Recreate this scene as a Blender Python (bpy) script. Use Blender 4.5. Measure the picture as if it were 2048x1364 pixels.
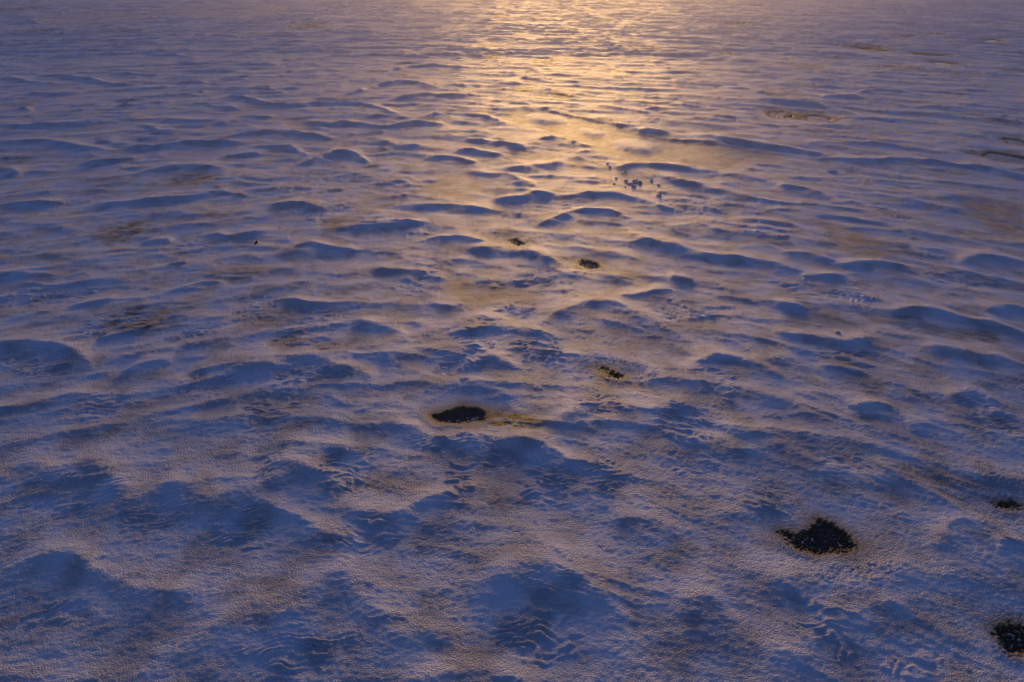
import bpy, math, time
import numpy as np

T0 = time.time()
for o in list(bpy.data.objects):
    bpy.data.objects.remove(o, do_unlink=True)
scene = bpy.context.scene
C = scene.collection

# ------------------------------------------------------------------ camera
CAM_H = 8.0
PITCH = math.radians(30.43)          # below the horizon
cam_d = bpy.data.cameras.new('camera')
cam_d.sensor_width = 36.0
cam_d.lens = 24.0
cam_d.clip_start = 0.05
cam_d.clip_end = 20000.0
cam = bpy.data.objects.new('camera', cam_d)
C.objects.link(cam)
cam.location = (0, 0, CAM_H)
cam.rotation_euler = (math.radians(90) - PITCH, 0, 0)
scene.camera = cam

# ------------------------------------------------------------------ sky and sun
SUN_ELEV = math.radians(3.4)
SUN_AZ = math.radians(4.5)           # to the right of straight ahead (+Y)
world = bpy.data.worlds.new('World')
scene.world = world
world.use_nodes = True
wn = world.node_tree.nodes
wl = world.node_tree.links
wn.clear()
sky = wn.new('ShaderNodeTexSky')
sky.sky_type = 'NISHITA'
sky.sun_disc = False
sky.sun_elevation = SUN_ELEV
sky.sun_rotation = SUN_AZ
sky.air_density = 1.0
sky.dust_density = 1.0
sky.ozone_density = 4.0
bg = wn.new('ShaderNodeBackground')
bg.inputs['Strength'].default_value = 0.15
wo = wn.new('ShaderNodeOutputWorld')
tint = wn.new('ShaderNodeMixRGB'); tint.blend_type = 'MULTIPLY'; tint.inputs['Fac'].default_value = 1.0
tint.inputs['Color2'].default_value = (1.15, 0.78, 0.97, 1)      # violet dusk air
wl.new(sky.outputs[0], tint.inputs['Color1'])
wl.new(tint.outputs[0], bg.inputs['Color'])
wl.new(bg.outputs[0], wo.inputs['Surface'])

sun_d = bpy.data.lights.new('sun', 'SUN')
sun_d.energy = 2.0
sun_d.color = (1.0, 0.57, 0.17)
sun_d.angle = math.radians(17)
sun = bpy.data.objects.new('sun', sun_d)
C.objects.link(sun)
sun.location = (5, 60, 30)
# light travels from the sun (ahead, low) towards the camera
sun.rotation_euler = (math.radians(90) - SUN_ELEV, 0, math.pi - SUN_AZ)

vs = scene.view_settings
vs.view_transform = 'Standard'
vs.look = 'None'
vs.gamma = 1.0
vs.exposure = 0.42
vs.use_curve_mapping = False

# ------------------------------------------------------------------ helpers
F = 24.0 / 36.0 * 2048
SP, CP = math.sin(PITCH), math.cos(PITCH)

def ground(px, py, z=0.0):
    """photo pixel -> point on the level z of the snow field"""
    dx = (np.asarray(px, float) - 1024) / F
    dy = (682 - np.asarray(py, float)) / F
    t = (CAM_H - z) / (SP - dy * CP)
    return t * dx, t * (CP + dy * SP)

rng = np.random.RandomState(7)
PERM = rng.permutation(4096).astype(np.int32)
GA = rng.rand(4096) * 2 * np.pi
GX = np.cos(GA).astype(np.float32)
GY = np.sin(GA).astype(np.float32)

def noise(x, y, seed=0):
    xf = np.floor(x); yf = np.floor(y)
    fx = (x - xf).astype(np.float32); fy = (y - yf).astype(np.float32)
    xi = (xf.astype(np.int32) + seed * 131) & 4095
    yi = (yf.astype(np.int32) + seed * 57)
    def g(ix, iy, ax, ay):
        h = PERM[(PERM[ix & 4095] + iy) & 4095]
        return GX[h] * ax + GY[h] * ay
    u = fx * fx * fx * (fx * (fx * 6 - 15) + 10)
    v = fy * fy * fy * (fy * (fy * 6 - 15) + 10)
    a = g(xi, yi, fx, fy); b = g(xi + 1, yi, fx - 1, fy)
    c = g(xi, yi + 1, fx, fy - 1); d = g(xi + 1, yi + 1, fx - 1, fy - 1)
    return (a + u * (b - a)) * (1 - v) + (c + u * (d - c)) * v

def fbm(x, y, oct=3, seed=0, gain=0.5):
    s = 0; a = 1.0
    for i in range(oct):
        s = s + a * noise(x * 2 ** i, y * 2 ** i, seed + i * 11)
        a *= gain
    return s

def sstep(e0, e1, v):
    t = np.clip((v - e0) / (e1 - e0), 0, 1)
    return t * t * (3 - 2 * t)

# ------------------------------------------------------------------ the snow field's grid
ys = [-400.0, -150.0, -60.0, -30.0, -15.0, -8.0, -4.0, -1.0, 1.0, 2.0, 2.8, 3.4, 3.9, 4.3]
y = 4.5
while y < 160:
    ys.append(y)
    y += min(0.82 * (y * y + CAM_H ** 2) / (CAM_H * 683.0), 0.17 + 0.0022 * max(0, y - 28))
while y < 2500:
    ys.append(y); y += 0.6 + (y - 160) * 0.09
ys = np.array(ys)
NC = 960
u = np.linspace(-1.2, 1.2, NC)
W = 2.9 + 0.65 * np.maximum(ys, 3.0)
Xd = W[:, None] * u[None, :]
ext = np.array([1.0, 3.0, 7.0, 15.0, 35.0, 90.0, 250.0, 900.0])
X = np.concatenate([Xd[:, :1] - ext[::-1][None, :], Xd, Xd[:, -1:] + ext[None, :]], axis=1)
NE = len(ext)
Y = np.repeat(ys[:, None], X.shape[1], axis=1)
NR, NCT = X.shape

# photo pixel of each grid point on the level ground (only to look up the survey below)
den = Y * CP + CAM_H * SP
PX = 1024 + F * X / np.maximum(den, 1e-3)
PY = 682 - F * (Y * SP - CAM_H * CP) / np.maximum(den, 1e-3)
AHEAD = Y > 3.0

# ------------------------------------------------------------------ survey of the drifts
S = 700 / 2048
TILE = {'A': (0, 0), 'B': (680, 0), 'C': (1348, 0), 'D': (0, 440), 'E': (680, 440), 'F': (1348, 440),
        'G': (0, 900), 'H': (680, 900), 'I': (1348, 900)}

def tp(tile, pts):
    ox, oy = TILE[tile]
    p = np.array(pts, float) * S
    return p[:, 0] + ox, p[:, 1] + oy

# crest lines: tile, relative height, points
CREST = [
 ('A', 1, [(0,458),(100,455),(150,478),(290,488)]), ('A', 1, [(320,440),(400,445),(500,462),(570,470),(630,490),(760,497)]),
 ('A', .8, [(300,342),(400,338),(520,330)]), ('A', 1, [(90,565),(170,545),(320,550),(400,545)]), ('A', .8, [(40,650),(130,632),(170,640)]),
 ('A', .8, [(300,650),(420,645),(480,640)]), ('A', 1, [(0,732),(200,730),(400,722),(550,715)]), ('A', 1.1, [(0,835),(200,825),(360,825),(420,850),(540,865)]),
 ('A', 1, [(540,945),(640,938),(770,928)]), ('A', 1, [(730,615),(820,605),(900,598),(960,597)]), ('A', .8, [(820,520),(900,512),(960,512)]),
 ('A', .9, [(1080,480),(1160,475),(1200,488),(1260,488)]), ('A', .9, [(720,430),(820,437),(900,440)]), ('A', .9, [(1100,415),(1180,418),(1350,415)]),
 ('A', .8, [(1080,370),(1200,370),(1290,372)]), ('A', .9, [(1440,370),(1560,372),(1620,380)]), ('A', 1.2, [(1380,565),(1440,570),(1500,590),(1600,610),(1720,612)]),
 ('A', 1, [(1760,605),(1900,600),(2040,605)]), ('A', 1, [(1220,620),(1300,622),(1390,635)]), ('A', 1.1, [(1030,700),(1150,705),(1300,705),(1400,698)]),
 ('A', .8, [(1400,680),(1560,678)]), ('A', 1.1, [(1820,712),(1930,725),(2040,712)]), ('A', 1, [(840,735),(890,745),(920,768),(1010,768)]),
 ('A', 1, [(1420,785),(1560,765),(1640,762),(1740,775),(1890,795)]), ('A', 1.1, [(780,860),(900,865),(980,845),(1060,828),(1320,830)]),
 ('A', .8, [(1330,905),(1420,900),(1500,890)]), ('A', 1.2, [(1780,945),(1860,930),(1930,890),(2048,885)]), ('A', .9, [(1540,850),(1700,845),(1760,885)]),
 ('A', 1, [(860,1000),(960,972),(1060,970),(1160,965),(1270,975)]), ('A', 1.1, [(620,1190),(800,1180),(940,1155),(1040,1155),(1150,1140)]),
 ('A', 1, [(60,1185),(180,1180),(300,1178)]), ('A', .9, [(1620,1190),(1750,1178),(1860,1205)]), ('A', .6, [(1160,1140),(1260,1110),(1420,1130)]),
 ('A', .9, [(0,990),(60,985),(100,1010)]), ('A', .9, [(600,825),(650,830),(740,840)]), ('A', .8, [(1100,535),(1190,530)]), ('A', .8, [(1290,520),(1440,518)]),
 ('A', .8, [(1420,510),(1560,515),(1740,512)]),
 ('B', 1, [(90,540),(180,505),(300,480),(430,480),(500,495)]), ('B', 1.1, [(350,570),(480,550),(620,560),(770,555)]), ('B', 1.1, [(480,690),(540,665),(700,665),(800,665),(870,685)]),
 ('B', 1.2, [(0,715),(120,720),(250,745),(330,735),(430,715),(520,720)]), ('B', 1, [(0,605),(80,600),(200,620),(290,655)]), ('B', .9, [(920,490),(980,478),(1040,480)]),
 ('B', 1, [(330,400),(420,385),(560,380),(660,390)]), ('B', 1, [(830,305),(960,310),(1040,320)]), ('B', .9, [(0,890),(60,890),(150,930)]),
 ('B', 1.1, [(220,815),(330,850),(450,850)]), ('B', 1.1, [(690,880),(750,865),(830,885),(950,900)]), ('B', 1, [(540,915),(660,915),(760,935)]),
 ('B', 1, [(800,815),(900,830),(1050,850),(1100,870)]), ('B', 1.1, [(990,985),(1100,970),(1200,965),(1260,950)]), ('B', 1, [(780,1000),(900,1010),(1010,1020),(1080,1060)]),
 ('B', 1.1, [(960,1155),(1060,1150),(1150,1120),(1220,1125)]), ('B', 1, [(400,1190),(560,1185),(700,1200),(820,1210)]), ('B', 1, [(1380,1130),(1500,1120),(1620,1130),(1760,1160),(1880,1200)]),
 ('B', 1, [(1250,1270),(1400,1220),(1540,1215),(1650,1250)]), ('B', 1.1, [(1650,965),(1760,955),(1900,960),(2048,985)]), ('B', .9, [(1400,890),(1460,870),(1560,880)]),
 ('B', 1, [(1180,810),(1300,800),(1440,840),(1500,855)]), ('B', .8, [(1560,620),(1700,640),(1800,650)]), ('B', .9, [(1740,770),(1800,755),(1900,775)]),
 ('B', .7, [(1010,595),(1100,600)]), ('B', .9, [(130,1300),(300,1290),(430,1290)]), ('B', .7, [(1080,455),(1160,465),(1250,480)]), ('B', .8, [(1250,540),(1330,550),(1400,560)]),
 ('C', 1.2, [(990,930),(1130,935),(1300,920),(1420,930),(1560,950),(1700,970),(1850,975),(1930,1000)]), ('C', .8, [(1090,540),(1180,520),(1300,525),(1400,545)]),
 ('C', 1, [(1480,620),(1600,620),(1760,640),(1900,650)]), ('C', 1, [(1860,690),(1960,685),(2048,720)]), ('C', 1, [(1850,430),(1950,435),(2048,440)]),
 ('C', 1, [(640,1080),(740,1095),(850,1120)]), ('C', 1.1, [(250,800),(450,840),(650,860),(850,900)]), ('C', 1, [(320,510),(450,515),(540,540)]),
 ('C', .8, [(700,480),(900,500),(1080,520)]), ('C', .9, [(0,950),(150,990),(260,1000)]), ('C', 1, [(0,1040),(200,1100),(450,1150)]), ('C', 1, [(400,1275),(560,1275),(700,1310)]),
 ('C', .9, [(900,560),(1050,555),(1200,590)]), ('C', .9, [(560,585),(800,600),(960,640)]), ('C', .8, [(0,610),(60,610),(140,620)]),
 ('D', 1, [(0,310),(130,305),(310,308)]), ('D', .8, [(860,115),(980,105)]), ('D', 1, [(1270,80),(1350,85),(1450,70),(1530,60)]), ('D', .9, [(1730,150),(1830,125),(1920,155),(2040,160)]),
 ('D', .9, [(1650,460),(1750,460),(1880,475)]), ('D', .9, [(450,480),(560,460),(640,445)]), ('D', 1.1, [(0,710),(180,705),(320,705),(400,735),(460,780)]),
 ('D', 1.2, [(1480,790),(1650,790),(1860,780),(1930,830),(2048,855)]), ('D', .9, [(760,855),(830,825),(960,810)]), ('D', 1.2, [(0,1095),(120,1070),(250,1040),(360,1020),(480,1015)]),
 ('D', .9, [(1640,1290),(1750,1290),(2000,1300)]), ('D', .9, [(1200,850),(1350,830),(1600,850)]), ('D', .7, [(1000,245),(1080,240)]), ('D', .8, [(1050,390),(1250,350),(1300,360)]),
 ('E', 1.1, [(830,160),(960,160),(1130,175),(1250,230)]), ('E', .8, [(560,100),(680,85),(800,105)]), ('E', 1, [(720,575),(840,555),(950,570)]), ('E', .9, [(1380,295),(1500,300),(1640,320)]),
 ('E', 1.2, [(1250,545),(1300,500),(1450,465),(1600,470),(1750,530),(1880,600)]), ('E', 1.2, [(1720,80),(1850,130),(1960,150),(2048,180)]), ('E', 1, [(120,585),(250,600),(350,640)]),
 ('E', .9, [(0,850),(100,850),(180,880)]), ('E', 1.1, [(1680,1090),(1820,1100),(2000,1050)]), ('E', 1.2, [(480,1220),(560,1245),(720,1240),(900,1260),(1020,1280),(1150,1290),(1220,1340),(1300,1390),(1450,1415)]),
 ('E', 1, [(700,640),(880,600),(1050,620),(1200,650)]), ('E', .9, [(740,830),(900,800),(1000,830)]), ('E', 1, [(1300,1130),(1400,1080),(1500,1050),(1650,1080)]),
 ('E', .8, [(1640,440),(1880,400)]), ('E', .9, [(0,40),(200,25),(400,5)]), ('E', .8, [(560,320),(700,345),(900,370)]), ('E', .8, [(250,270),(400,280),(500,300)]),
 ('F', 1.3, [(0,130),(100,180),(250,200),(400,215),(600,250)]), ('F', 1.1, [(1010,240),(1180,240),(1330,260)]), ('F', .8, [(680,180),(800,190),(900,215)]),
 ('F', 1, [(780,315),(870,308),(960,315)]), ('F', 1.1, [(1720,225),(1800,200),(1900,205),(2048,240)]), ('F', 1.2, [(1350,520),(1480,515),(1600,545),(1750,580),(1850,580),(1950,620)]),
 ('F', 1, [(1850,500),(1950,490),(2048,500)]), ('F', 1.2, [(700,660),(830,685),(950,690),(1120,690)]), ('F', 1, [(480,795),(640,800),(700,810)]),
 ('F', 1.2, [(1540,740),(1700,760),(1850,790),(2000,830),(2048,850)]), ('F', 1, [(1060,1070),(1180,1060),(1260,1080)]), ('F', 1.1, [(160,800),(230,765),(400,810),(550,860)]),
 ('F', .8, [(620,480),(740,500)]), ('F', .8, [(1400,1190),(1490,1190)]), ('F', .8, [(0,325),(100,350)]), ('F', .8, [(880,840),(960,840),(1100,880)]),
 ('F', 1, [(1640,1020),(1760,1000),(1900,1060)]), ('F', .9, [(350,1200),(600,1220),(800,1240)]),
 ('G', 1.25, [(60,90),(130,50),(220,60),(320,100),(420,70),(560,65),(640,110),(690,210),(730,275),(820,265),(900,210),(1000,150),(1080,180),(1140,250),(1230,285),(1320,245),(1400,230),(1480,200)]),
 ('G', 1.3, [(1220,1030),(1400,950),(1550,930),(1700,860),(1800,780),(1950,720),(2060,760),(2150,880),(2250,960)]), ('G', 1, [(120,640),(250,610),(440,605),(540,670)]),
 ('G', 1, [(1640,60),(1750,40),(1850,90),(1950,160)]), ('G', 1, [(1480,230),(1650,330),(1850,430),(2040,500)]), ('G', .8, [(620,700),(760,800),(950,800),(1100,780)]),
 ('H', 1, [(150,890),(280,980),(420,1020),(620,1060)]), ('H', 1.3, [(930,720),(1050,650),(1180,600),(1280,660),(1400,740),(1520,820)]),
 ('H', 1.1, [(100,330),(200,355),(280,370),(400,330),(560,270),(640,240)]), ('H', .8, [(1650,350),(1800,390),(1950,440)]), ('H', 1, [(460,1330),(700,1270),(900,1290),(1050,1330)]),
 ('I', 1.2, [(640,750),(800,730),(950,690),(1100,680),(1250,650)]), ('I', 1, [(1550,500),(1640,410),(1740,400),(1850,420)]), ('I', .9, [(100,860),(170,835),(240,850)]),
 ('I', 1, [(700,1150),(900,1000),(1100,900),(1300,880)]), ('I', .8, [(1920,560),(1990,520),(2048,530)]), ('I', .9, [(1250,110),(1450,190),(1650,310)]),
]
# little snow steps along cracks in the smooth snow
STEP = [
 ('B', [(1100,650),(1250,665),(1400,690),(1560,725),(1700,750),(1800,795),(1900,820),(2048,828),(2150,832),(2240,852),(2360,880),(2480,892)]),
 ('D', [(580,705),(700,685),(850,640),(930,605)]),
]
# oval snow mounds standing on the smooth pan: centre and radii
MOUND = [('B', 1210, 700, 130, 38, .08), ('B', 1740, 862, 165, 48, .08), ('B', 1480, 780, 90, 28, .05), ('B', 1840, 772, 110, 26, .05)]
# smooth wind-swept pans (flat, thin snow): tile, polygon, thinness
PAN = [
 ('B', [(930,690),(1080,645),(1300,670),(1560,725),(1750,790),(2048,830),(2350,878),(2500,900),(2580,950),(2420,935),(2240,1005),(1990,960),(1700,960),(1600,930),(1400,850),(1150,760)], .55),
 ('C', [(1650,1180),(1800,1160),(2060,1210),(2060,1400),(1900,1380),(1750,1280)], .62),
 ('F', [(850,20),(1050,80),(1250,140),(1350,210),(1300,235),(1050,220),(900,120)], .6),
 ('E', [(620,320),(800,380),(1100,420),(1180,470),(1000,480),(800,520),(620,450)], .6),
 ('B', [(640,1040),(760,1020),(820,1080),(760,1180),(560,1150),(430,1140)], .5),
 ('B', [(960,920),(1080,880),(1250,930),(1100,955)], .45),
 ('B', [(1560,960),(1640,1000),(1800,1060),(1900,1110),(1600,1090),(1580,1030)], .4),
 ('A', [(230,100),(600,60),(900,90),(860,130),(480,160),(250,150)], .3), ('A', [(860,60),(1400,20),(1700,40),(1660,90),(1300,110),(900,100)], .3),
 ('A', [(1650,690),(1800,720),(1820,780),(1700,750)], .4), ('A', [(1880,830),(2040,820),(2040,870),(1900,860)], .4),
 ('H', [(750,130),(850,80),(1050,110),(1080,200),(1000,330),(880,410),(740,300),(680,240)], .7),
 ('F', [(700,560),(900,560),(1100,620),(980,660),(740,640)], .6),
]
# thin snow, dark ice shining through: tile, x, y, rx, ry, strength
THIN = [
 ('A',1130,1055,160,42,.85), ('A',640,1080,130,40,.5), ('A',720,190,150,14,.5), ('A',1800,160,130,20,.8), ('A',130,60,150,20,.6), ('A',200,190,130,14,.7),
 ('A',1480,640,100,18,.4), ('A',80,950,110,40,.5), ('A',1250,1270,200,40,.45),
 ('D',720,80,160,58,.95), ('D',850,600,230,90,.8), ('D',1400,320,170,70,.6), ('D',1600,580,200,90,.55), ('D',1700,720,120,60,.5), ('D',1700,1150,240,110,.6),
 ('D',2000,30,150,50,.6), ('D',620,1250,230,90,.5), ('D',2000,750,120,50,.5), ('D',1980,440,80,40,.4),
 ('E',950,110,150,50,.6), ('E',1430,270,190,60,.7), ('E',1700,360,150,45,.5), ('E',1620,930,170,75,.9), ('E',1900,740,170,60,.5), ('E',860,1170,330,75,.8), ('E',960,1175,190,50,1.7), ('E',1070,1210,150,44,1.5),
 ('E',1800,1010,130,40,.55), ('E',420,1010,90,60,.5), ('E',1000,820,80,40,.45), ('E',1680,670,160,40,.4),
 ('F',1650,680,330,50,.7), ('F',1300,600,200,40,.7), ('F',1130,980,150,70,.75), ('F',1450,1060,250,60,.55), ('F',900,1150,300,40,.5), ('F',2000,1220,150,60,.6), ('F',1750,90,280,35,.55),
 ('F',350,870,180,30,.5), ('F',1000,860,150,30,.6), ('F',100,620,110,25,.4),
 ('G',1850,590,260,110,.75), ('G',1450,830,220,80,.6), ('G',1050,1050,160,100,.55), ('G',100,950,160,120,.5), ('G',700,300,40,60,.3),
 ('H',350,190,200,60,.65), ('H',500,50,120,50,.6), ('H',750,1150,260,120,.6), ('H',430,1020,180,50,.4), ('H',2000,620,120,160,.55), ('H',1980,1080,140,150,.5), ('H',1320,500,120,80,.4),
 ('I',850,520,300,130,.6), ('I',1600,190,280,75,.75), ('I',1800,300,240,50,.8), ('I',520,870,220,160,.5), ('I',1300,270,200,80,.4), ('I',1980,1120,170,130,.8), ('I',600,270,250,60,.45),
 ('I',80,1100,150,200,.45),
 ('B',830,270,80,16,.8), ('B',880,340,70,14,.9), ('B',1200,375,100,18,.8), ('B',1060,535,90,18,1.), ('B',1280,565,110,20,1.), ('B',1780,290,120,14,.7), ('B',960,100,60,10,.7), ('B',1550,130,80,10,.7),
 ('B',1600,420,130,14,.5), ('B',380,440,100,26,.3), ('B',200,1180,180,90,.35),
 ('C',700,670,240,26,.9), ('C',870,700,160,24,.8), ('C',1150,290,160,22,.9), ('C',1490,325,160,14,.8), ('C',1570,372,120,16,.9), ('C',1850,240,90,14,.9), ('C',2000,830,130,34,.8), ('C',1930,925,180,40,.9),
 ('C',780,400,130,30,.7), ('C',1300,400,160,20,.8), ('C',1320,215,130,10,.9), ('C',1520,205,90,8,.9), ('C',380,145,90,12,.7), ('C',560,105,60,8,.7), ('C',300,318,80,12,.7), ('C',640,560,130,35,.5),
 ('C',800,500,130,14,.5), ('C',1630,555,90,8,.6), ('C',1640,440,120,24,.5), ('C',1980,420,110,14,.7), ('C',1960,730,120,30,.5), ('C',960,780,350,50,.35), ('C',1500,1000,200,40,.3), ('C',1350,270,60,8,.8),
 ('C',950,350,80,8,.7),
]
# bare ice showing through the snow: key, tile, outline, roughness of the frost left on it
ICE = [
 ('main',  'E', [(535,1152),(600,1138),(650,1128),(720,1106),(800,1116),(860,1135),(830,1180),(700,1192),(580,1190)], .2),
 ('right', 'I', [(630,498),(740,512),(785,500),(850,428),(920,445),(1000,510),(1040,570),(980,600),(830,607),(720,572)], .65),
 ('corner','I', [(1900,1055),(1960,1040),(2080,1050),(2080,1190),(1960,1175),(1910,1100)], .7),
 ('gold',  'E', [(1395,250),(1440,243),(1500,262),(1510,285),(1460,290),(1410,275)], .7),
 ('fleck', 'E', [(988,130),(1025,122),(1064,150),(1035,158)], 1.0),
 ('strip', 'E', [(1538,880),(1575,885),(1640,925),(1635,935),(1590,912)], 1.),
 ('teal',  'C', [(690,682),(760,676),(850,680),(930,700),(900,716),(800,708),(700,698)], 0.0),
 ('brown', 'C', [(555,656),(620,654),(700,670),(690,692),(600,694),(552,682)], .95),
 ('far_slit','C', [(1060,282),(1140,284),(1260,304),(1180,308)], .3),
 ('far_long','C', [(1385,312),(1500,318),(1610,328),(1500,333),(1420,326)], 0.0),
 ('far_pair','C', [(1495,366),(1580,366),(1640,378),(1560,382)], .1),
 ('far_edge','C', [(1800,238),(1870,232),(1905,240),(1850,250)], .1),
 ('edge_up','C', [(1920,815),(1990,818),(2090,846),(2090,856),(1960,844)], 0.05),
 ('edge_low','C', [(1800,915),(1850,892),(1950,908),(2090,936),(2090,958),(1940,950)], 0.15),
 ('dark_end','I', [(1905,334),(1950,329),(1985,329),(1980,338),(1930,340)], 1.),
]
# strongly rippled snow: tile, x, y, rx, ry
RIPPLE = [
 ('G',420,270,240,150),('G',930,400,200,90),('G',1400,470,200,140),('G',300,950,260,100),('G',1750,1230,300,150),('G',1560,130,90,90),('G',1980,130,140,120),
 ('H',150,520,180,110),('H',1180,1080,260,190),('H',1250,830,200,110),('H',80,130,120,110),('H',700,80,150,70),('H',690,230,90,110),('H',1180,200,150,160),('H',1500,150,220,90),('H',1000,60,200,50),
 ('D',250,450,300,90),('D',250,800,280,120),('D',650,620,200,90),('D',1150,680,130,80),('D',1280,960,220,90),('D',1750,700,160,70),('D',1600,1130,150,120),('D',1800,930,200,80),('D',1200,130,200,60),('D',600,1080,160,90),
 ('D',1500,530,140,80),('D',1850,580,200,60),
 ('E',570,310,80,70),('E',470,410,120,50),('E',1230,350,130,60),('E',1020,520,130,50),('E',1950,540,140,80),('E',850,700,180,90),('E',1180,780,150,110),('E',720,850,180,110),('E',1520,1100,180,60),('E',1980,1200,150,120),
 ('E',330,60,220,60),('E',1000,380,140,40),('E',700,1310,250,60),
 ('F',80,1240,180,120),('F',760,420,140,60),('F',1040,450,140,80),('F',70,550,160,70),('F',220,950,140,120),('F',1820,1140,130,140),('F',1480,220,120,70),('F',560,80,160,60),('F',1000,780,220,60),('F',1720,350,250,50),
 ('I',100,80,200,70),('I',560,320,180,90),('I',1080,90,250,50),('I',950,1080,250,180),('I',1400,1250,300,120),('I',1980,580,90,60),
 ('A',1820,1080,200,70),('A',1870,1240,190,70),('A',900,1200,200,60),('A',400,1180,260,50),('A',950,740,60,24),
 ('B',1080,1270,160,40),('B',1350,1180,100,50),('B',1480,930,110,50),('B',360,1100,130,60),('B',300,880,160,50),('B',980,840,130,20),('B',560,800,130,30),('B',1200,1020,150,40),('B',1980,690,90,30),
 ('C',320,1020,130,60),('C',1100,1050,120,50),('C',1350,1000,160,40),('C',1300,1230,160,60),('C',1250,540,200,30),('C',120,1220,200,60),('C',60,700,90,30),
]

# ------------------------------------------------------------------ sculpting the field
H2 = np.zeros_like(X)          # squares of the drift heights, so that overlapping drifts do not pile up

def rows_cols(y0, y1, x0, x1):
    r0, r1 = np.searchsorted(ys, [y0, y1])
    if r1 - r0 < 1:
        return None
    wmin, wmax = W[r0], W[r1 - 1]
    a = min(x0 / wmin, x0 / wmax); b = max(x1 / wmin, x1 / wmax)
    c0 = int(np.clip(np.searchsorted(u, a), 0, NC)); c1 = int(np.clip(np.searchsorted(u, b), 0, NC))
    if c1 - c0 < 1:
        return None
    return slice(r0, r1), slice(c0 + NE, c1 + NE)

CW = fbm(X / 0.9, Y / 0.9, 2, 15)
def ridge(cx, cy, amp, ln, lf, pw=1.25, tap=0.28, extend=0.42, target=H2, rnd=0.04):
    o = np.argsort(cx); cx = cx[o]; cy = cy[o]
    w = cx[-1] - cx[0]
    e = max(w * extend, ln * 0.5)
    s0 = (cy[min(1, len(cy) - 1)] - cy[0]) / max(1e-3, cx[min(1, len(cx) - 1)] - cx[0])
    s1 = (cy[-1] - cy[-2]) / max(1e-3, cx[-1] - cx[-2])
    cx = np.concatenate([[cx[0] - e], cx, [cx[-1] + e]])
    cy = np.concatenate([[cy[0] - np.clip(s0, -1, 1) * e], cy, [cy[-1] + np.clip(s1, -1, 1) * e]])
    # soften the corners of the crest line
    n = max(12, 4 * len(cx))
    xs = np.linspace(cx[0], cx[-1], n); yy = np.interp(xs, cx, cy)
    for k in range(2):
        yy[1:-1] = (yy[:-2] + 2 * yy[1:-1] + yy[2:]) / 4
    rc = rows_cols(yy.min() - 4.5 * ln, yy.max() + 3.5 * lf, xs[0], xs[-1])
    if rc is None:
        return
    x = X[rc]; yv = Y[rc]
    t = np.clip((x - xs[0]) / (xs[-1] - xs[0]), 0, 1)
    a = amp * sstep(0, tap, t) * sstep(1, 1 - tap, t)
    slope = np.gradient(yy, xs)
    norm = 1 / np.sqrt(1 + np.interp(x, xs, slope) ** 2)
    s = (np.interp(x, xs, yy) - yv) * norm + 0.14 * CW[rc]
    q = np.where(s > 0, s / ln, -s / lf)
    qq = np.sqrt(q * q + rnd * rnd) - rnd
    h = a * np.where(s > 0, 0.6 * np.exp(-(qq * 1.6) ** 1.4) + 0.4 * np.exp(-qq * 0.7), np.exp(-qq ** pw))
    target[rc] += h * h

crest_pts = []
for i, (tile, rel, pts) in enumerate(CREST):
    px, py = tp(tile, pts)
    cx, cy = ground(px, py, 0.12)
    d = cy.mean()
    k = 0.75 + 0.5 * rng.rand()
    amp = 0.128 * np.clip(0.80 + (d - 8) / 30, 0.75, 1.5) * rel * (0.85 + 0.3 * rng.rand())
    ridge(cx, cy, amp, (0.36 + 0.14 * sstep(14, 8, d)) * k * rel, (0.30 + 0.10 * sstep(8, 25, d)) * k * rel)
    m = max(2, int((cx.max() - cx.min()) / 0.6))
    xi = np.linspace(cx.min(), cx.max(), m)
    o = np.argsort(cx)
    crest_pts.append(np.stack([xi, np.interp(xi, cx[o], cy[o])], 1))
crest_pts = np.concatenate(crest_pts)

# drifts between and beyond the surveyed ones
def scatter(n, ymin, ymax, hmin, hmax, keep):
    yy = ymax * np.sqrt(rng.rand(n) * (1 - (ymin / ymax) ** 2) + (ymin / ymax) ** 2) if ymin > 0 else None
    for k in range(n):
        y0 = yy[k]
        x0 = (rng.rand() * 2 - 1) * 1.18 * (2.9 + 0.65 * y0)
        if keep > 0 and y0 < 62:
            dd = (crest_pts[:, 0] - x0) ** 2 + ((crest_pts[:, 1] - y0) * 1.3) ** 2
            if dd.min() < keep ** 2:
                continue
        L = np.exp(rng.normal(0.55, 0.5)) * (2.2 + 0.9 * (y0 > 58))
        sl = np.clip(-0.12 - 0.65 * x0 / max(y0, 6) + rng.normal(0, 0.18), -1.0, .6)
        xs = np.linspace(-L / 2, L / 2, 9)
        c = rng.normal(0, .25)
        yc = y0 + sl * xs + 0.16 * L * c * np.cos(xs / L * 2 * np.pi * (0.6 + rng.rand())) + 0.06 * np.sin(xs * 3 + rng.rand() * 6)
        f = 0.7 + 0.6 * rng.rand()
        ridge(xs + x0, yc, hmin + (hmax - hmin) * rng.rand() ** 1.3, 0.36 * f, 0.3 * f, tap=0.35)
scatter(2600, 8, 62, 0.02, 0.065, 0.6)
scatter(4500, 58, 165, 0.08, 0.22, 0)
Hd = np.sqrt(H2)

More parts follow.
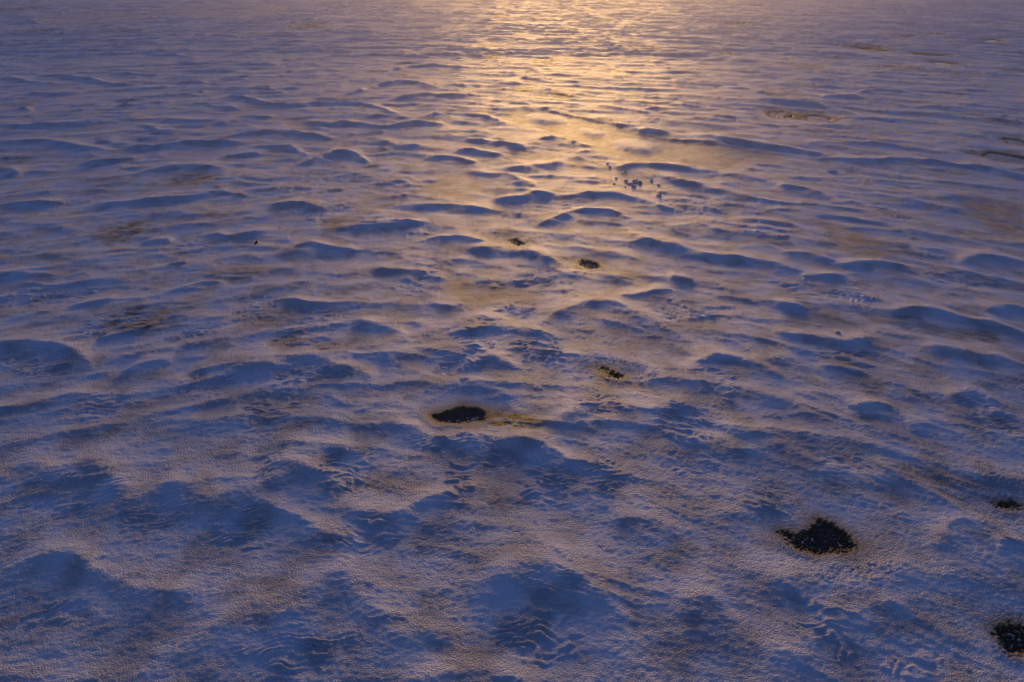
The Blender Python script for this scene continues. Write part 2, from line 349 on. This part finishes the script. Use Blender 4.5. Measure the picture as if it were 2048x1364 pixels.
# slow swell of the snow cover
VV = Y + 0.15 * X + 0.30 * X * X / (np.abs(Y) + 6)          # runs across the drifts' crests
swell = 0.05 * fbm(X / 3.1, VV / 2.3, 2, 3) + 0.05 * fbm(X / 11, VV / 9, 2, 5)
wx_ = X + 0.5 * noise(X / 1.4, VV / 1.4, 81); wv_ = VV + 0.35 * noise(X / 1.1, VV / 1.1, 83)
rd = 1 - np.abs(noise(wx_ / 1.9, wv_ / 0.85, 85)) * 2.2
rd2 = 1 - np.abs(noise(wx_ / 0.8, wv_ / 0.42, 87)) * 2.2
rd0 = 1 - np.abs(noise(wx_ / 5.5, wv_ / 1.7, 84)) * 2.2
small = 0.06 * np.clip(rd0, 0, 1) ** 2 + 0.045 * np.clip(rd, 0, 1) ** 2 * sstep(-.3, .3, noise(X / 3.3, VV / 2.9, 89)) + 0.016 * np.clip(rd2, 0, 1) ** 2 * sstep(-.35, .3, noise(X / 1.7, VV / 1.5, 91))
swell = swell * 0.8 + small * (0.6 + 0.7 * sstep(10, 40, Y))
near_fade = np.exp(-np.maximum(Y - 170, 0) / 60) * (np.abs(X) < W[:, None] * 1.2)
H = Hd * (0.95 + 0.2 * noise(X / 0.8, Y / 0.6, 9)) + (swell + 0.02)
H = H * (0.70 + 0.15 * sstep(20, 60, Y))

# pans and thin snow
def seg_dist(px, py, poly):
    """signed distance to polygon, negative inside"""
    n = len(poly); d2 = np.full(px.shape, 1e18); ins = np.zeros(px.shape, bool)
    for i in range(n):
        ax, ay = poly[i]; bx, by = poly[(i + 1) % n]
        ex, ey = bx - ax, by - ay
        t = np.clip(((px - ax) * ex + (py - ay) * ey) / (ex * ex + ey * ey + 1e-12), 0, 1)
        d2 = np.minimum(d2, (px - ax - t * ex) ** 2 + (py - ay - t * ey) ** 2)
        c = ((ay > py) != (by > py)) & (px < (bx - ax) * (py - ay) / (by - ay + 1e-12) + ax)
        ins ^= c
    return np.where(ins, -1, 1) * np.sqrt(d2)

def window(poly, m):
    p = np.array(poly)
    return rows_cols(p[:, 1].min() - m, p[:, 1].max() + m, p[:, 0].min() - m, p[:, 0].max() + m)

thin = np.zeros_like(X)
flat = np.zeros_like(X)
edge_n = fbm(X / 0.5, Y / 0.5, 3, 21)
streak = fbm(X / 0.55 + 0.5 * edge_n, VV / 0.16, 3, 23, 0.6)
for tile, poly, st in PAN:
    px, py = tp(tile, poly)
    wx, wy = ground(px, py)
    P = list(zip(wx, wy))
    soft = 0.35 + 0.012 * wy.mean()
    rc = window(P, 2.0)
    if rc is None: continue
    sd = seg_dist(X[rc], Y[rc], P) + 0.25 * edge_n[rc]
    m = sstep(soft, -soft * .6, sd)
    flat[rc] = np.maximum(flat[rc], m * (0.55 if st < .35 else 0.3 if st > .65 else 1))
    thin[rc] = np.maximum(thin[rc], m * st * np.clip(0.9 + 0.25 * edge_n[rc] + 0.55 * streak[rc], 0.2, 1.3))
for tile, ex, ey, rx, ry, st in THIN:
    ox, oy = TILE[tile]
    cx, cy, rx, ry = ex * S + ox, ey * S + oy, rx * S, ry * S
    wx, wy = ground([cx - rx, cx + rx, cx, cx], [cy, cy, cy - ry, cy + ry])
    mx, my = (wx[0] + wx[1]) / 2, (wy[2] + wy[3]) / 2
    ax, ay = (wx[1] - wx[0]) / 2, abs(wy[2] - wy[3]) / 2
    tilt = np.clip(-0.1 - 0.5 * mx / my, -.8, .4)
    rc = rows_cols(my - 1.6 * ay - 1.5 * ax * abs(tilt), my + 1.6 * ay + 1.5 * ax * abs(tilt), mx - 1.5 * ax, mx + 1.5 * ax)
    if rc is None: continue
    q = ((X[rc] - mx) / ax) ** 2 + ((Y[rc] - my - tilt * 0.6 * (X[rc] - mx)) / ay) ** 2 + 1.1 * edge_n[rc]
    m = sstep(1.7, -0.4, q) * np.clip(0.9 + 1.0 * streak[rc], 0.1, 1.2)
    thin[rc] = np.maximum(thin[rc], m * st)
    flat[rc] = np.maximum(flat[rc], m * 0.35)
# random thin places in the distance
rt = sstep(0.16, 0.45, noise(X / 2.2, Y / 1.6, 31) + 0.3 * noise(X / 9, Y / 7, 33)) * sstep(0.10, 0.02, Hd)
thin = np.maximum(thin, rt * (0.25 + 0.2 * sstep(45, 70, Y)))
H = H * (1 - 0.85 * flat) + 0.03 * flat

# mounds on the pan
for tile, ex, ey, rx, ry, ht in MOUND:
    ox, oy = TILE[tile]
    cx, cy, rx, ry = ex * S + ox, ey * S + oy, rx * S, ry * S
    wx, wy = ground([cx - rx, cx + rx, cx, cx], [cy, cy, cy - ry, cy + ry])
    mx, my = (wx[0] + wx[1]) / 2, (wy[2] + wy[3]) / 2
    ax, ay = (wx[1] - wx[0]) / 2, abs(wy[2] - wy[3]) / 2
    rc = rows_cols(my - 1.6 * ay, my + 1.6 * ay, mx - 1.4 * ax, mx + 1.4 * ax)
    yy = (Y[rc] - my + 0.25 * (X[rc] - mx)) / ay
    q = np.sqrt(((X[rc] - mx) / ax) ** 2 + yy ** 2) + 0.12 * edge_n[rc]
    m = sstep(1.05, 0.35, q)
    H[rc] += ht * m * (1 - 0.35 * np.clip(yy, -1, 1))
    thin[rc] *= 1 - sstep(1.02, .85, q)
    flat[rc] *= 1 - m

# cracks
for tile, pts in STEP:
    px, py = tp(tile, pts)
    cx, cy = ground(px, py, 0.02)
    st = np.zeros_like(X)
    ridge(cx, cy, 0.05, 0.05, 0.25, target=st, rnd=.02, tap=.15, extend=0.02)
    H += np.sqrt(st)

# wind ripples, laid along the contours of the drifts
rip = np.zeros_like(X)
for tile, ex, ey, rx, ry in RIPPLE:
    ox, oy = TILE[tile]
    cx, cy, rx, ry = ex * S + ox, ey * S + oy, rx * S, ry * S
    wx, wy = ground([cx - rx, cx + rx, cx, cx], [cy, cy, cy - ry, cy + ry])
    mx, my = (wx[0] + wx[1]) / 2, (wy[2] + wy[3]) / 2
    ax, ay = (wx[1] - wx[0]) / 2, abs(wy[2] - wy[3]) / 2
    rc = rows_cols(my - 1.6 * ay, my + 1.6 * ay, mx - 1.5 * ax, mx + 1.5 * ax)
    if rc is None: continue
    q = ((X[rc] - mx) / ax) ** 2 + ((Y[rc] - my) / ay) ** 2 + 0.9 * edge_n[rc]
    rip[rc] = np.maximum(rip[rc], sstep(1.5, 0.3, q))
gen = sstep(-0.05, 0.35, noise(X / 1.3, Y / 1.0, 41) + 0.4 * noise(X / 4, Y / 4, 43))
lee = np.zeros_like(X)
gy = np.gradient(H, axis=0) / np.maximum(np.gradient(Y, axis=0), 1e-6)
lee = sstep(0.02, 0.22, gy)
rmask = np.clip(rip + 0.30 * gen * (0.35 + 0.65 * lee) + 0.25 * lee, 0, 1) * (1 - 0.92 * flat)
w1 = fbm(X / 0.9, Y / 0.9, 2, 51)
w2 = fbm(X / 2.6, Y / 2.6, 2, 53)
lam = 0.125
phi = (Y + 0.25 * X * np.clip(X / np.maximum(Y, 5), -1, 1) + 0.42 * w1 + 0.9 * w2 + 0.9 * (H - 0.05)) / lam
wob = noise(X / 0.33, Y / 0.2, 55) + 0.5 * noise(X / 0.12, Y / 0.1, 56)
tri = np.abs(((phi + 0.8 * wob) % 1.0) - 0.36)
r1 = np.where(((phi + 0.8 * wob) % 1.0) < 0.36, 1 - tri / 0.36, 1 - tri / 0.64)
r1 = r1 ** 1.3
brk = sstep(-0.3, 0.35, noise(X / 0.34, VV / 0.14, 57)) * (0.5 + 0.5 * sstep(-.3, .3, noise(X / 0.8, Y / 0.7, 58)))
fade_r = 1 - sstep(20, 42, Y)
H += rmask * fade_r * 0.034 * (r1 * (0.15 + 0.85 * brk) - 0.3)
# coarse crust grain
H += 0.007 * fade_r * fbm(X / 0.10, Y / 0.07, 2, 61) * (1 - 0.5 * flat)
H += 0.010 * fbm(X / 0.42, VV / 0.22, 3, 63) * (1 - 0.8 * flat)
H = np.where(near_fade > 0, H * np.clip(near_fade * 1.3, 0, 1), swell * np.exp(-np.maximum(Y - 170, 0) / 200) * (np.abs(X) < 900))

thin *= 0.72 + 0.28 * sstep(9, 16, Y)      # deeper snow close by
# openings down to the ice
ICE_Z = -0.025
ice_world = []
grain = fbm(X / 0.10, Y / 0.08, 2, 71)
grain2 = fbm(X / 0.055, Y / 0.05, 2, 72)
coarse = fbm(X / 0.42, Y / 0.34, 3, 73)
for key, tile, poly, frost in ICE:
    px, py = tp(tile, poly)
    wx, wy = ground(px, py, ICE_Z)
    P = list(zip(wx, wy))
    far = wy.mean()
    rc = window(P, 1.2)
    sd = seg_dist(X[rc], Y[rc], P) + 0.07 * coarse[rc] + (0.03 + 0.12 * frost) * grain2[rc]
    rim = sstep(0.75 + .01 * far, 0.0, sd)
    H[rc] = H[rc] * (1 - 0.75 * rim) + 0.004 * rim
    drop = sstep(0.03 + .002 * far, -0.08, sd)
    keep = sstep(0.0, 0.25, grain2[rc] * 0.9 + 0.35 * coarse[rc] + 0.7 * (frost - 0.8))
    H[rc] -= drop * (0.060 - 0.045 * keep)
    lip = np.exp(-((sd - 0.16) / 0.10) ** 2) * sstep(0.1, -0.3, Y[rc] - wy.mean() + 0.15 * (X[rc] - wx.mean()))
    H[rc] += 0.022 * lip
    thin[rc] = np.maximum(thin[rc], sstep(0.32 + .008 * far, 0.02, sd) * (0.75 + 0.25 * sstep(.1, 0, sd)))
    thin[rc] *= 1 - 0.65 * drop * keep * sstep(0.05, 0.3, grain2[rc])
    ice_world.append((key, np.array(P)))
thin = np.clip(thin, 0, 1) ** 1.2

def height_at(x, yv):
    r = int(np.clip(np.searchsorted(ys, yv), 1, NR - 2))
    c = int(np.clip(np.searchsorted(X[r], x), 1, NCT - 2))
    return float(H[r, c])

# ------------------------------------------------------------------ materials
def new_mat(name):
    m = bpy.data.materials.new(name)
    m.use_nodes = True
    n = m.node_tree.nodes; l = m.node_tree.links
    n.clear()
    out = n.new('ShaderNodeOutputMaterial')
    b = n.new('ShaderNodeBsdfPrincipled')
    l.new(b.outputs[0], out.inputs['Surface'])
    return m, n, l, b

def snow_material(name, with_thin):
    m, n, l, b = new_mat(name)
    tc = n.new('ShaderNodeNewGeometry')
    n1 = n.new('ShaderNodeTexNoise'); n1.inputs['Scale'].default_value = 42; n1.inputs['Detail'].default_value = 2; n1.inputs['Roughness'].default_value = .6
    n2 = n.new('ShaderNodeTexNoise'); n2.inputs['Scale'].default_value = 3.2; n2.inputs['Detail'].default_value = 4
    l.new(tc.outputs['Position'], n1.inputs['Vector'])
    l.new(tc.outputs['Position'], n2.inputs['Vector'])
    ramp = n.new('ShaderNodeMixRGB')
    ramp.inputs['Color1'].default_value = (0.72, 0.75, 0.80, 1)
    ramp.inputs['Color2'].default_value = (0.88, 0.90, 0.93, 1)
    l.new(n2.outputs['Fac'], ramp.inputs['Fac'])
    col = ramp.outputs['Color']
    if with_thin:
        at = n.new('ShaderNodeAttribute'); at.attribute_name = 'thin'; at.attribute_type = 'GEOMETRY'
        ma = n.new('ShaderNodeMath'); ma.operation = 'MULTIPLY_ADD'    # grain breaks the veil of snow
        mb = n.new('ShaderNodeMath'); mb.operation = 'SUBTRACT'; mb.inputs[1].default_value = 0.5
        l.new(n1.outputs['Fac'], mb.inputs[0])
        sc = n.new('ShaderNodeMath'); sc.operation = 'MULTIPLY'; sc.inputs[1].default_value = 1.5
        l.new(mb.outputs[0], sc.inputs[0])
        l.new(sc.outputs[0], ma.inputs[0]); l.new(at.outputs['Fac'], ma.inputs[1]); l.new(at.outputs['Fac'], ma.inputs[2])
        ma.use_clamp = True
        cr = n.new('ShaderNodeValToRGB')
        e = cr.color_ramp.elements
        e[0].position = 0.0; e[0].color = (1, 1, 1, 1)
        e[1].position = 1.0; e[1].color = (0.05, 0.04, 0.02, 1)
        for p_, c_ in ((0.40, (0.62, 0.60, 0.585, 1)), (0.65, (0.42, 0.38, 0.33, 1)), (0.84, (0.34, 0.22, 0.075, 1))):  # gold stop paints in low sunlight coming through thin snow rims
            k_ = e.new(p_); k_.color = c_
        l.new(ma.outputs[0], cr.inputs['Fac'])
        mx = n.new('ShaderNodeMixRGB'); mx.blend_type = 'MULTIPLY'; mx.inputs['Fac'].default_value = 1
        l.new(cr.outputs['Color'], mx.inputs['Color1']); l.new(col, mx.inputs['Color2'])
        col = mx.outputs['Color']
    l.new(col, b.inputs['Base Color'])
    b.inputs['Roughness'].default_value = 0.47
    b.inputs['IOR'].default_value = 1.33
    b.inputs['Specular IOR Level'].default_value = 0.6
    bump = n.new('ShaderNodeBump'); bump.inputs['Strength'].default_value = 1.0; bump.inputs['Distance'].default_value = 0.11
    n3 = n.new('ShaderNodeTexNoise'); n3.inputs['Scale'].default_value = 1.3; n3.inputs['Detail'].default_value = 3
    l.new(tc.outputs['Position'], n3.inputs['Vector'])
    mr = n.new('ShaderNodeMapRange'); mr.inputs['From Min'].default_value = .38; mr.inputs['From Max'].default_value = .62
    mr.inputs['To Min'].default_value = .3; mr.inputs['To Max'].default_value = 1.0
    l.new(n3.outputs['Fac'], mr.inputs['Value']); l.new(mr.outputs[0], bump.inputs['Strength'])
    l.new(n1.outputs['Fac'], bump.inputs['Height'])
    l.new(bump.outputs[0], b.inputs['Normal'])
    return m

SNOW = snow_material('wind_packed_snow', True)
LUMP = snow_material('loose_snow', False)

ICEM, n, l, b = new_mat('dark_lake_ice')
tc = n.new('ShaderNodeNewGeometry')
nz = n.new('ShaderNodeTexNoise'); nz.inputs['Scale'].default_value = 9; nz.inputs['Detail'].default_value = 5
l.new(tc.outputs['Position'], nz.inputs['Vector'])
mx = n.new('ShaderNodeMixRGB'); mx.inputs['Color1'].default_value = (0.004, 0.006, 0.006, 1); mx.inputs['Color2'].default_value = (0.02, 0.022, 0.018, 1)
l.new(nz.outputs['Fac'], mx.inputs['Fac']); l.new(mx.outputs[0], b.inputs['Base Color'])
b.inputs['Roughness'].default_value = 0.12
b.inputs['IOR'].default_value = 1.31
bp = n.new('ShaderNodeBump'); bp.inputs['Strength'].default_value = .1; bp.inputs['Distance'].default_value = .01
l.new(nz.outputs['Fac'], bp.inputs['Height']); l.new(bp.outputs[0], b.inputs['Normal'])

LEAF, n, l, b = new_mat('dead_leaf')
tc = n.new('ShaderNodeTexCoord')
nz = n.new('ShaderNodeTexNoise'); nz.inputs['Scale'].default_value = 40
l.new(tc.outputs['Object'], nz.inputs['Vector'])
mx = n.new('ShaderNodeMixRGB'); mx.inputs['Color1'].default_value = (0.03, 0.012, 0.008, 1); mx.inputs['Color2'].default_value = (0.07, 0.04, 0.03, 1)
l.new(nz.outputs['Fac'], mx.inputs['Fac']); l.new(mx.outputs[0], b.inputs['Base Color'])
b.inputs['Roughness'].default_value = .7

# ------------------------------------------------------------------ the snow field mesh
verts = np.stack([X, Y, H], -1).reshape(-1, 3).astype(np.float32)
idx = np.arange(NR * NCT, dtype=np.int32).reshape(NR, NCT)
quads = np.stack([idx[:-1, :-1], idx[:-1, 1:], idx[1:, 1:], idx[1:, :-1]], -1).reshape(-1, 4)
me = bpy.data.meshes.new('snow_field')
me.vertices.add(len(verts)); me.vertices.foreach_set('co', verts.ravel())
me.loops.add(quads.size); me.loops.foreach_set('vertex_index', quads.ravel().astype(np.int32))
me.polygons.add(len(quads))
me.polygons.foreach_set('loop_start', np.arange(0, quads.size, 4, dtype=np.int32))
me.polygons.foreach_set('use_smooth', np.ones(len(quads), dtype=bool))
me.update(calc_edges=True)
a = me.attributes.new('thin', 'FLOAT', 'POINT')
a.data.foreach_set('value', thin.astype(np.float32).ravel())
me.materials.append(SNOW)
field = bpy.data.objects.new('snow_field', me)
C.objects.link(field)
field['kind'] = 'structure'
print('field', NR, NCT, len(quads) * 2, 'tris', round(time.time() - T0, 1), 's')

# ------------------------------------------------------------------ thin evening haze over the ice
hz = bpy.data.materials.new('haze')
hz.use_nodes = True
hn = hz.node_tree.nodes; hn.clear()
ho = hn.new('ShaderNodeOutputMaterial')
hv = hn.new('ShaderNodeVolumePrincipled')
hv.inputs['Color'].default_value = (0.95, 0.95, 0.95, 1)
hv.inputs['Density'].default_value = 0.0014
hv.inputs['Anisotropy'].default_value = 0.78
hz.node_tree.links.new(hv.outputs[0], ho.inputs['Volume'])
xm = float(np.abs(X).max()) + 50; ya = float(ys[0]) - 50; yb = float(ys[-1]) + 50
hm = bpy.data.meshes.new('haze')
hm.from_pydata([(sx * xm, yy_, zz_) for zz_ in (-1.5, 9.0) for yy_ in (ya, yb) for sx in (-1, 1)], [],
               [(0, 2, 3, 1), (4, 5, 7, 6), (0, 1, 5, 4), (2, 6, 7, 3), (0, 4, 6, 2), (1, 3, 7, 5)])
hm.materials.append(hz)
haze = bpy.data.objects.new('haze', hm)
C.objects.link(haze)
haze['kind'] = 'stuff'

# ------------------------------------------------------------------ ice patches
def mesh_obj(name, v, f, mat, loc, smooth=True):
    me = bpy.data.meshes.new(name)
    me.from_pydata([tuple(p) for p in v], [], f)
    me.materials.append(mat)
    if smooth:
        for p in me.polygons: p.use_smooth = True
    me.update()
    o = bpy.data.objects.new(name, me)
    C.objects.link(o)
    o.location = loc
    return o

ICE_LABEL = {
 'main': 'black bare ice window with a frosted rim painted sunlit gold below a snow overhang',
 'right': 'ragged black ice patch speckled with frost, notched by a tongue of snow',
 'corner': 'dark ice patch with pale frost grains beside faintly wrinkled snow',
 'gold': 'small black ice hole edged with frost crumbs painted bright sunlit gold',
 'fleck': 'tiny frosted ice fleck painted sunlit gold behind a smooth pale crest',
 'strip': 'narrow slanting dark ice strip half drifted over between rippled snow',
 'teal': 'grey-green glazed ice strip joined to a brown frosted patch',
 'brown': 'brown frosted ice patch joined to a grey-green glazed strip',
 'far_slit': 'thin dark ice slit with brown edges in the distant drifts',
 'far_long': 'long thin pale blue-grey ice sliver among distant drifts',
 'far_pair': 'short pale ice sliver with dark brown snow at its tail',
 'far_edge': 'smallest and most distant pale ice sliver in a dark hollow',
 'edge_up': 'dark green-grey ice tongue above another larger ice tongue',
 'edge_low': 'wide dark green-grey ice tongue with brown frosted tip below a smaller one',
 'dark_end': 'dark ice scrap at the end of a long band of thin grey snow',
}
for key, P in ice_world:
    c = P.mean(0)
    Q = c + (P - c) * 1.12 + 0.22 * (P - c) / (np.linalg.norm(P - c, axis=1)[:, None] + 1e-6)
    # finer, slightly wavering outline
    out = []
    for i in range(len(Q)):
        p0, p1, p2, p3 = Q[i - 1], Q[i], Q[(i + 1) % len(Q)], Q[(i + 2) % len(Q)]
        for t in (0, .25, .5, .75):
            out.append(0.5 * (2 * p1 + (p2 - p0) * t + (2 * p0 - 5 * p1 + 4 * p2 - p3) * t * t + (3 * p1 - p0 - 3 * p2 + p3) * t ** 3))
    out = np.array(out) - c
    n = len(out)
    v = [(p[0], p[1], ICE_Z) for p in out] + [(p[0] * 1.02, p[1] * 1.02, ICE_Z - .06) for p in out]
    f = [list(range(n)), list(range(2 * n - 1, n - 1, -1))] + [[i, i + n, (i + 1) % n + n, (i + 1) % n] for i in range(n)]
    area = 0.5 * sum(out[i][0] * out[(i + 1) % n][1] - out[(i + 1) % n][0] * out[i][1] for i in range(n))
    if area < 0:
        f = [list(reversed(q)) for q in f]
    o = mesh_obj('ice_patch', v, f, ICEM, (c[0], c[1], 0), smooth=False)
    o['label'] = ICE_LABEL[key]; o['category'] = 'ice patch'; o['group'] = 'bare ice patches in the snow'

# ------------------------------------------------------------------ snow lumps
def lump(name, px, py, w, label, group, seed, tall=.5, z=None):
    r = np.random.RandomState(seed)
    x, yv = [float(t) for t in ground(px, py, 0.03)]
    nu, nv = 14, 6
    v = []; 
    for j in range(nv):
        th = (j / (nv - 1)) * 0.62 * np.pi
        for i in range(nu):
            ph = i / nu * 2 * np.pi
            k = 1 + .22 * math.sin(ph * 2 + seed) + .14 * math.sin(ph * 3 + seed * 2.1) + r.normal(0, .05)
            rr = math.sin(min(th, np.pi * .5)) * k if th <= np.pi / 2 else k * 1.02
            zz = math.cos(th) * tall * (1 + .3 * math.sin(ph + seed)) + (.12 * math.sin(ph)) * math.sin(th)
            v.append((rr * w * .5, 0, 0) if False else (math.cos(ph) * rr * w * .5, math.sin(ph) * rr * w * .32, zz * w * .5))
    f = []
    for j in range(nv - 1):
        for i in range(nu):
            f.append([j * nu + i, (j + 1) * nu + i, (j + 1) * nu + (i + 1) % nu, j * nu + (i + 1) % nu])
    f.append([(nv - 1) * nu + i for i in range(nu - 1, -1, -1)])
    o = mesh_obj(name, v, f, LUMP, (x, yv, (height_at(x, yv) if z is None else z) + 0.01))
    o.rotation_euler = (0, 0, r.normal(0, .3))
    o['label'] = label; o['category'] = 'snow lump'; o['group'] = group
    return o

q = 200 / 2048
CL = [(945,645,.26),(1175,620,.16),(1105,648,.24),(1210,680,.30),(1090,690,.20),(1010,705,.24),(1100,765,.34),(1235,740,.17)]
for i, (a_, b_, w_) in enumerate(CL):
    lump('snow_lump', 1160 + a_ * q, 300 + b_ * q, w_ * 0.7, 'wind-carved snow lump in the tight cluster near the smooth pan', 'snow lumps in the cluster', 11 + i, .55)
SG = [(700,710,.16),(740,590,.18),(935,462,.18),(615,365,.16),(560,305,.15),(800,740,.12),(925,775,.14),(1610,730,.14),(615,385,.10),(870,485,.10),(1460,645,.16)]
for i, (a_, b_, w_) in enumerate(SG):
    lump('snow_lump', 1160 + a_ * q, 300 + b_ * q, w_ * .75,
         'small snow lump strewn between the rippled mound and the lump cluster' if b_ < 600 and a_ < 1000 else 'small snow lump strewn beside the tight lump cluster', 'scattered snow lumps', 41 + i, .5)
lump('snow_lump', 1160 + 1610 * q, 300 + 970 * q, .2, 'lone snow lump on a smooth crest apart from the cluster', 'lone snow lumps', 77, .5)
lump('snow_lump', 1664, 344, .32, 'flat snow lump alone below a long pale crest', 'lone snow lumps', 78, .4)
lump('snow_lump', 1674, 669, .13, 'tiny snow lump sitting on a sunlit crest', 'lone snow lumps', 79, .6)
CR = [(690,1166,.05),(755,1172,.08),(778,1158,.07),(640,1170,.05),(745,1150,.03),(800,1150,.05)]
for i, (a_, b_, w_) in enumerate(CR):
    lump('snow_crumb', 680 + a_ * S, 440 + b_ * S, w_ * 1.3, 'frosty snow crumb lying on the large black ice window', 'snow crumbs on the ice', 90 + i, .7, z=ICE_Z)

# ------------------------------------------------------------------ dead leaf stuck upright in the snow
x, yv = [float(t) for t in ground(512, 496)]
leaf = bpy.data.objects.new('dead_leaf', None)
C.objects.link(leaf)
leaf.location = (x, yv, height_at(x, yv))
leaf['label'] = 'small dark dead leaf standing upright in the snow'
leaf['category'] = 'leaf'
v = []; f = []
NL = 9
for i in range(NL):
    t = i / (NL - 1)
    w = 0.036 * math.sin(math.pi * min(1, t * .93 + .07)) ** .8
    cx, cz = 0.075 * t + .01 * math.sin(t * 3), 0.03 + 0.13 * t
    for s in (-1, -.5, 0, .5, 1):
        v.append((cx + s * w, -0.018 * s * s + 0.02 * t * t, cz - .25 * s * w))
for i in range(NL - 1):
    for k in range(4):
        f.append([i * 5 + k, i * 5 + k + 1, i * 5 + k + 6, i * 5 + k + 5])
blade = mesh_obj('blade', v, f, LEAF, (0, 0, 0)); blade.parent = leaf
sm = blade.modifiers.new('thickness', 'SOLIDIFY'); sm.thickness = .003
v = []; f = []
for i in range(4):
    t = i / 3
    for k in range(6):
        a_ = k / 6 * 2 * math.pi
        v.append((-.012 + .014 * t + .004 * math.cos(a_), .004 * math.sin(a_), -.03 + .07 * t))
for i in range(3):
    for k in range(6):
        f.append([i * 6 + k, i * 6 + (k + 1) % 6, i * 6 + 6 + (k + 1) % 6, i * 6 + 6 + k])
f.append([5, 4, 3, 2, 1, 0]); f.append([18, 19, 20, 21, 22, 23])
stem = mesh_obj('stem', v, f, LEAF, (0, 0, 0)); stem.parent = leaf
print('done', round(time.time() - T0, 1), 's')
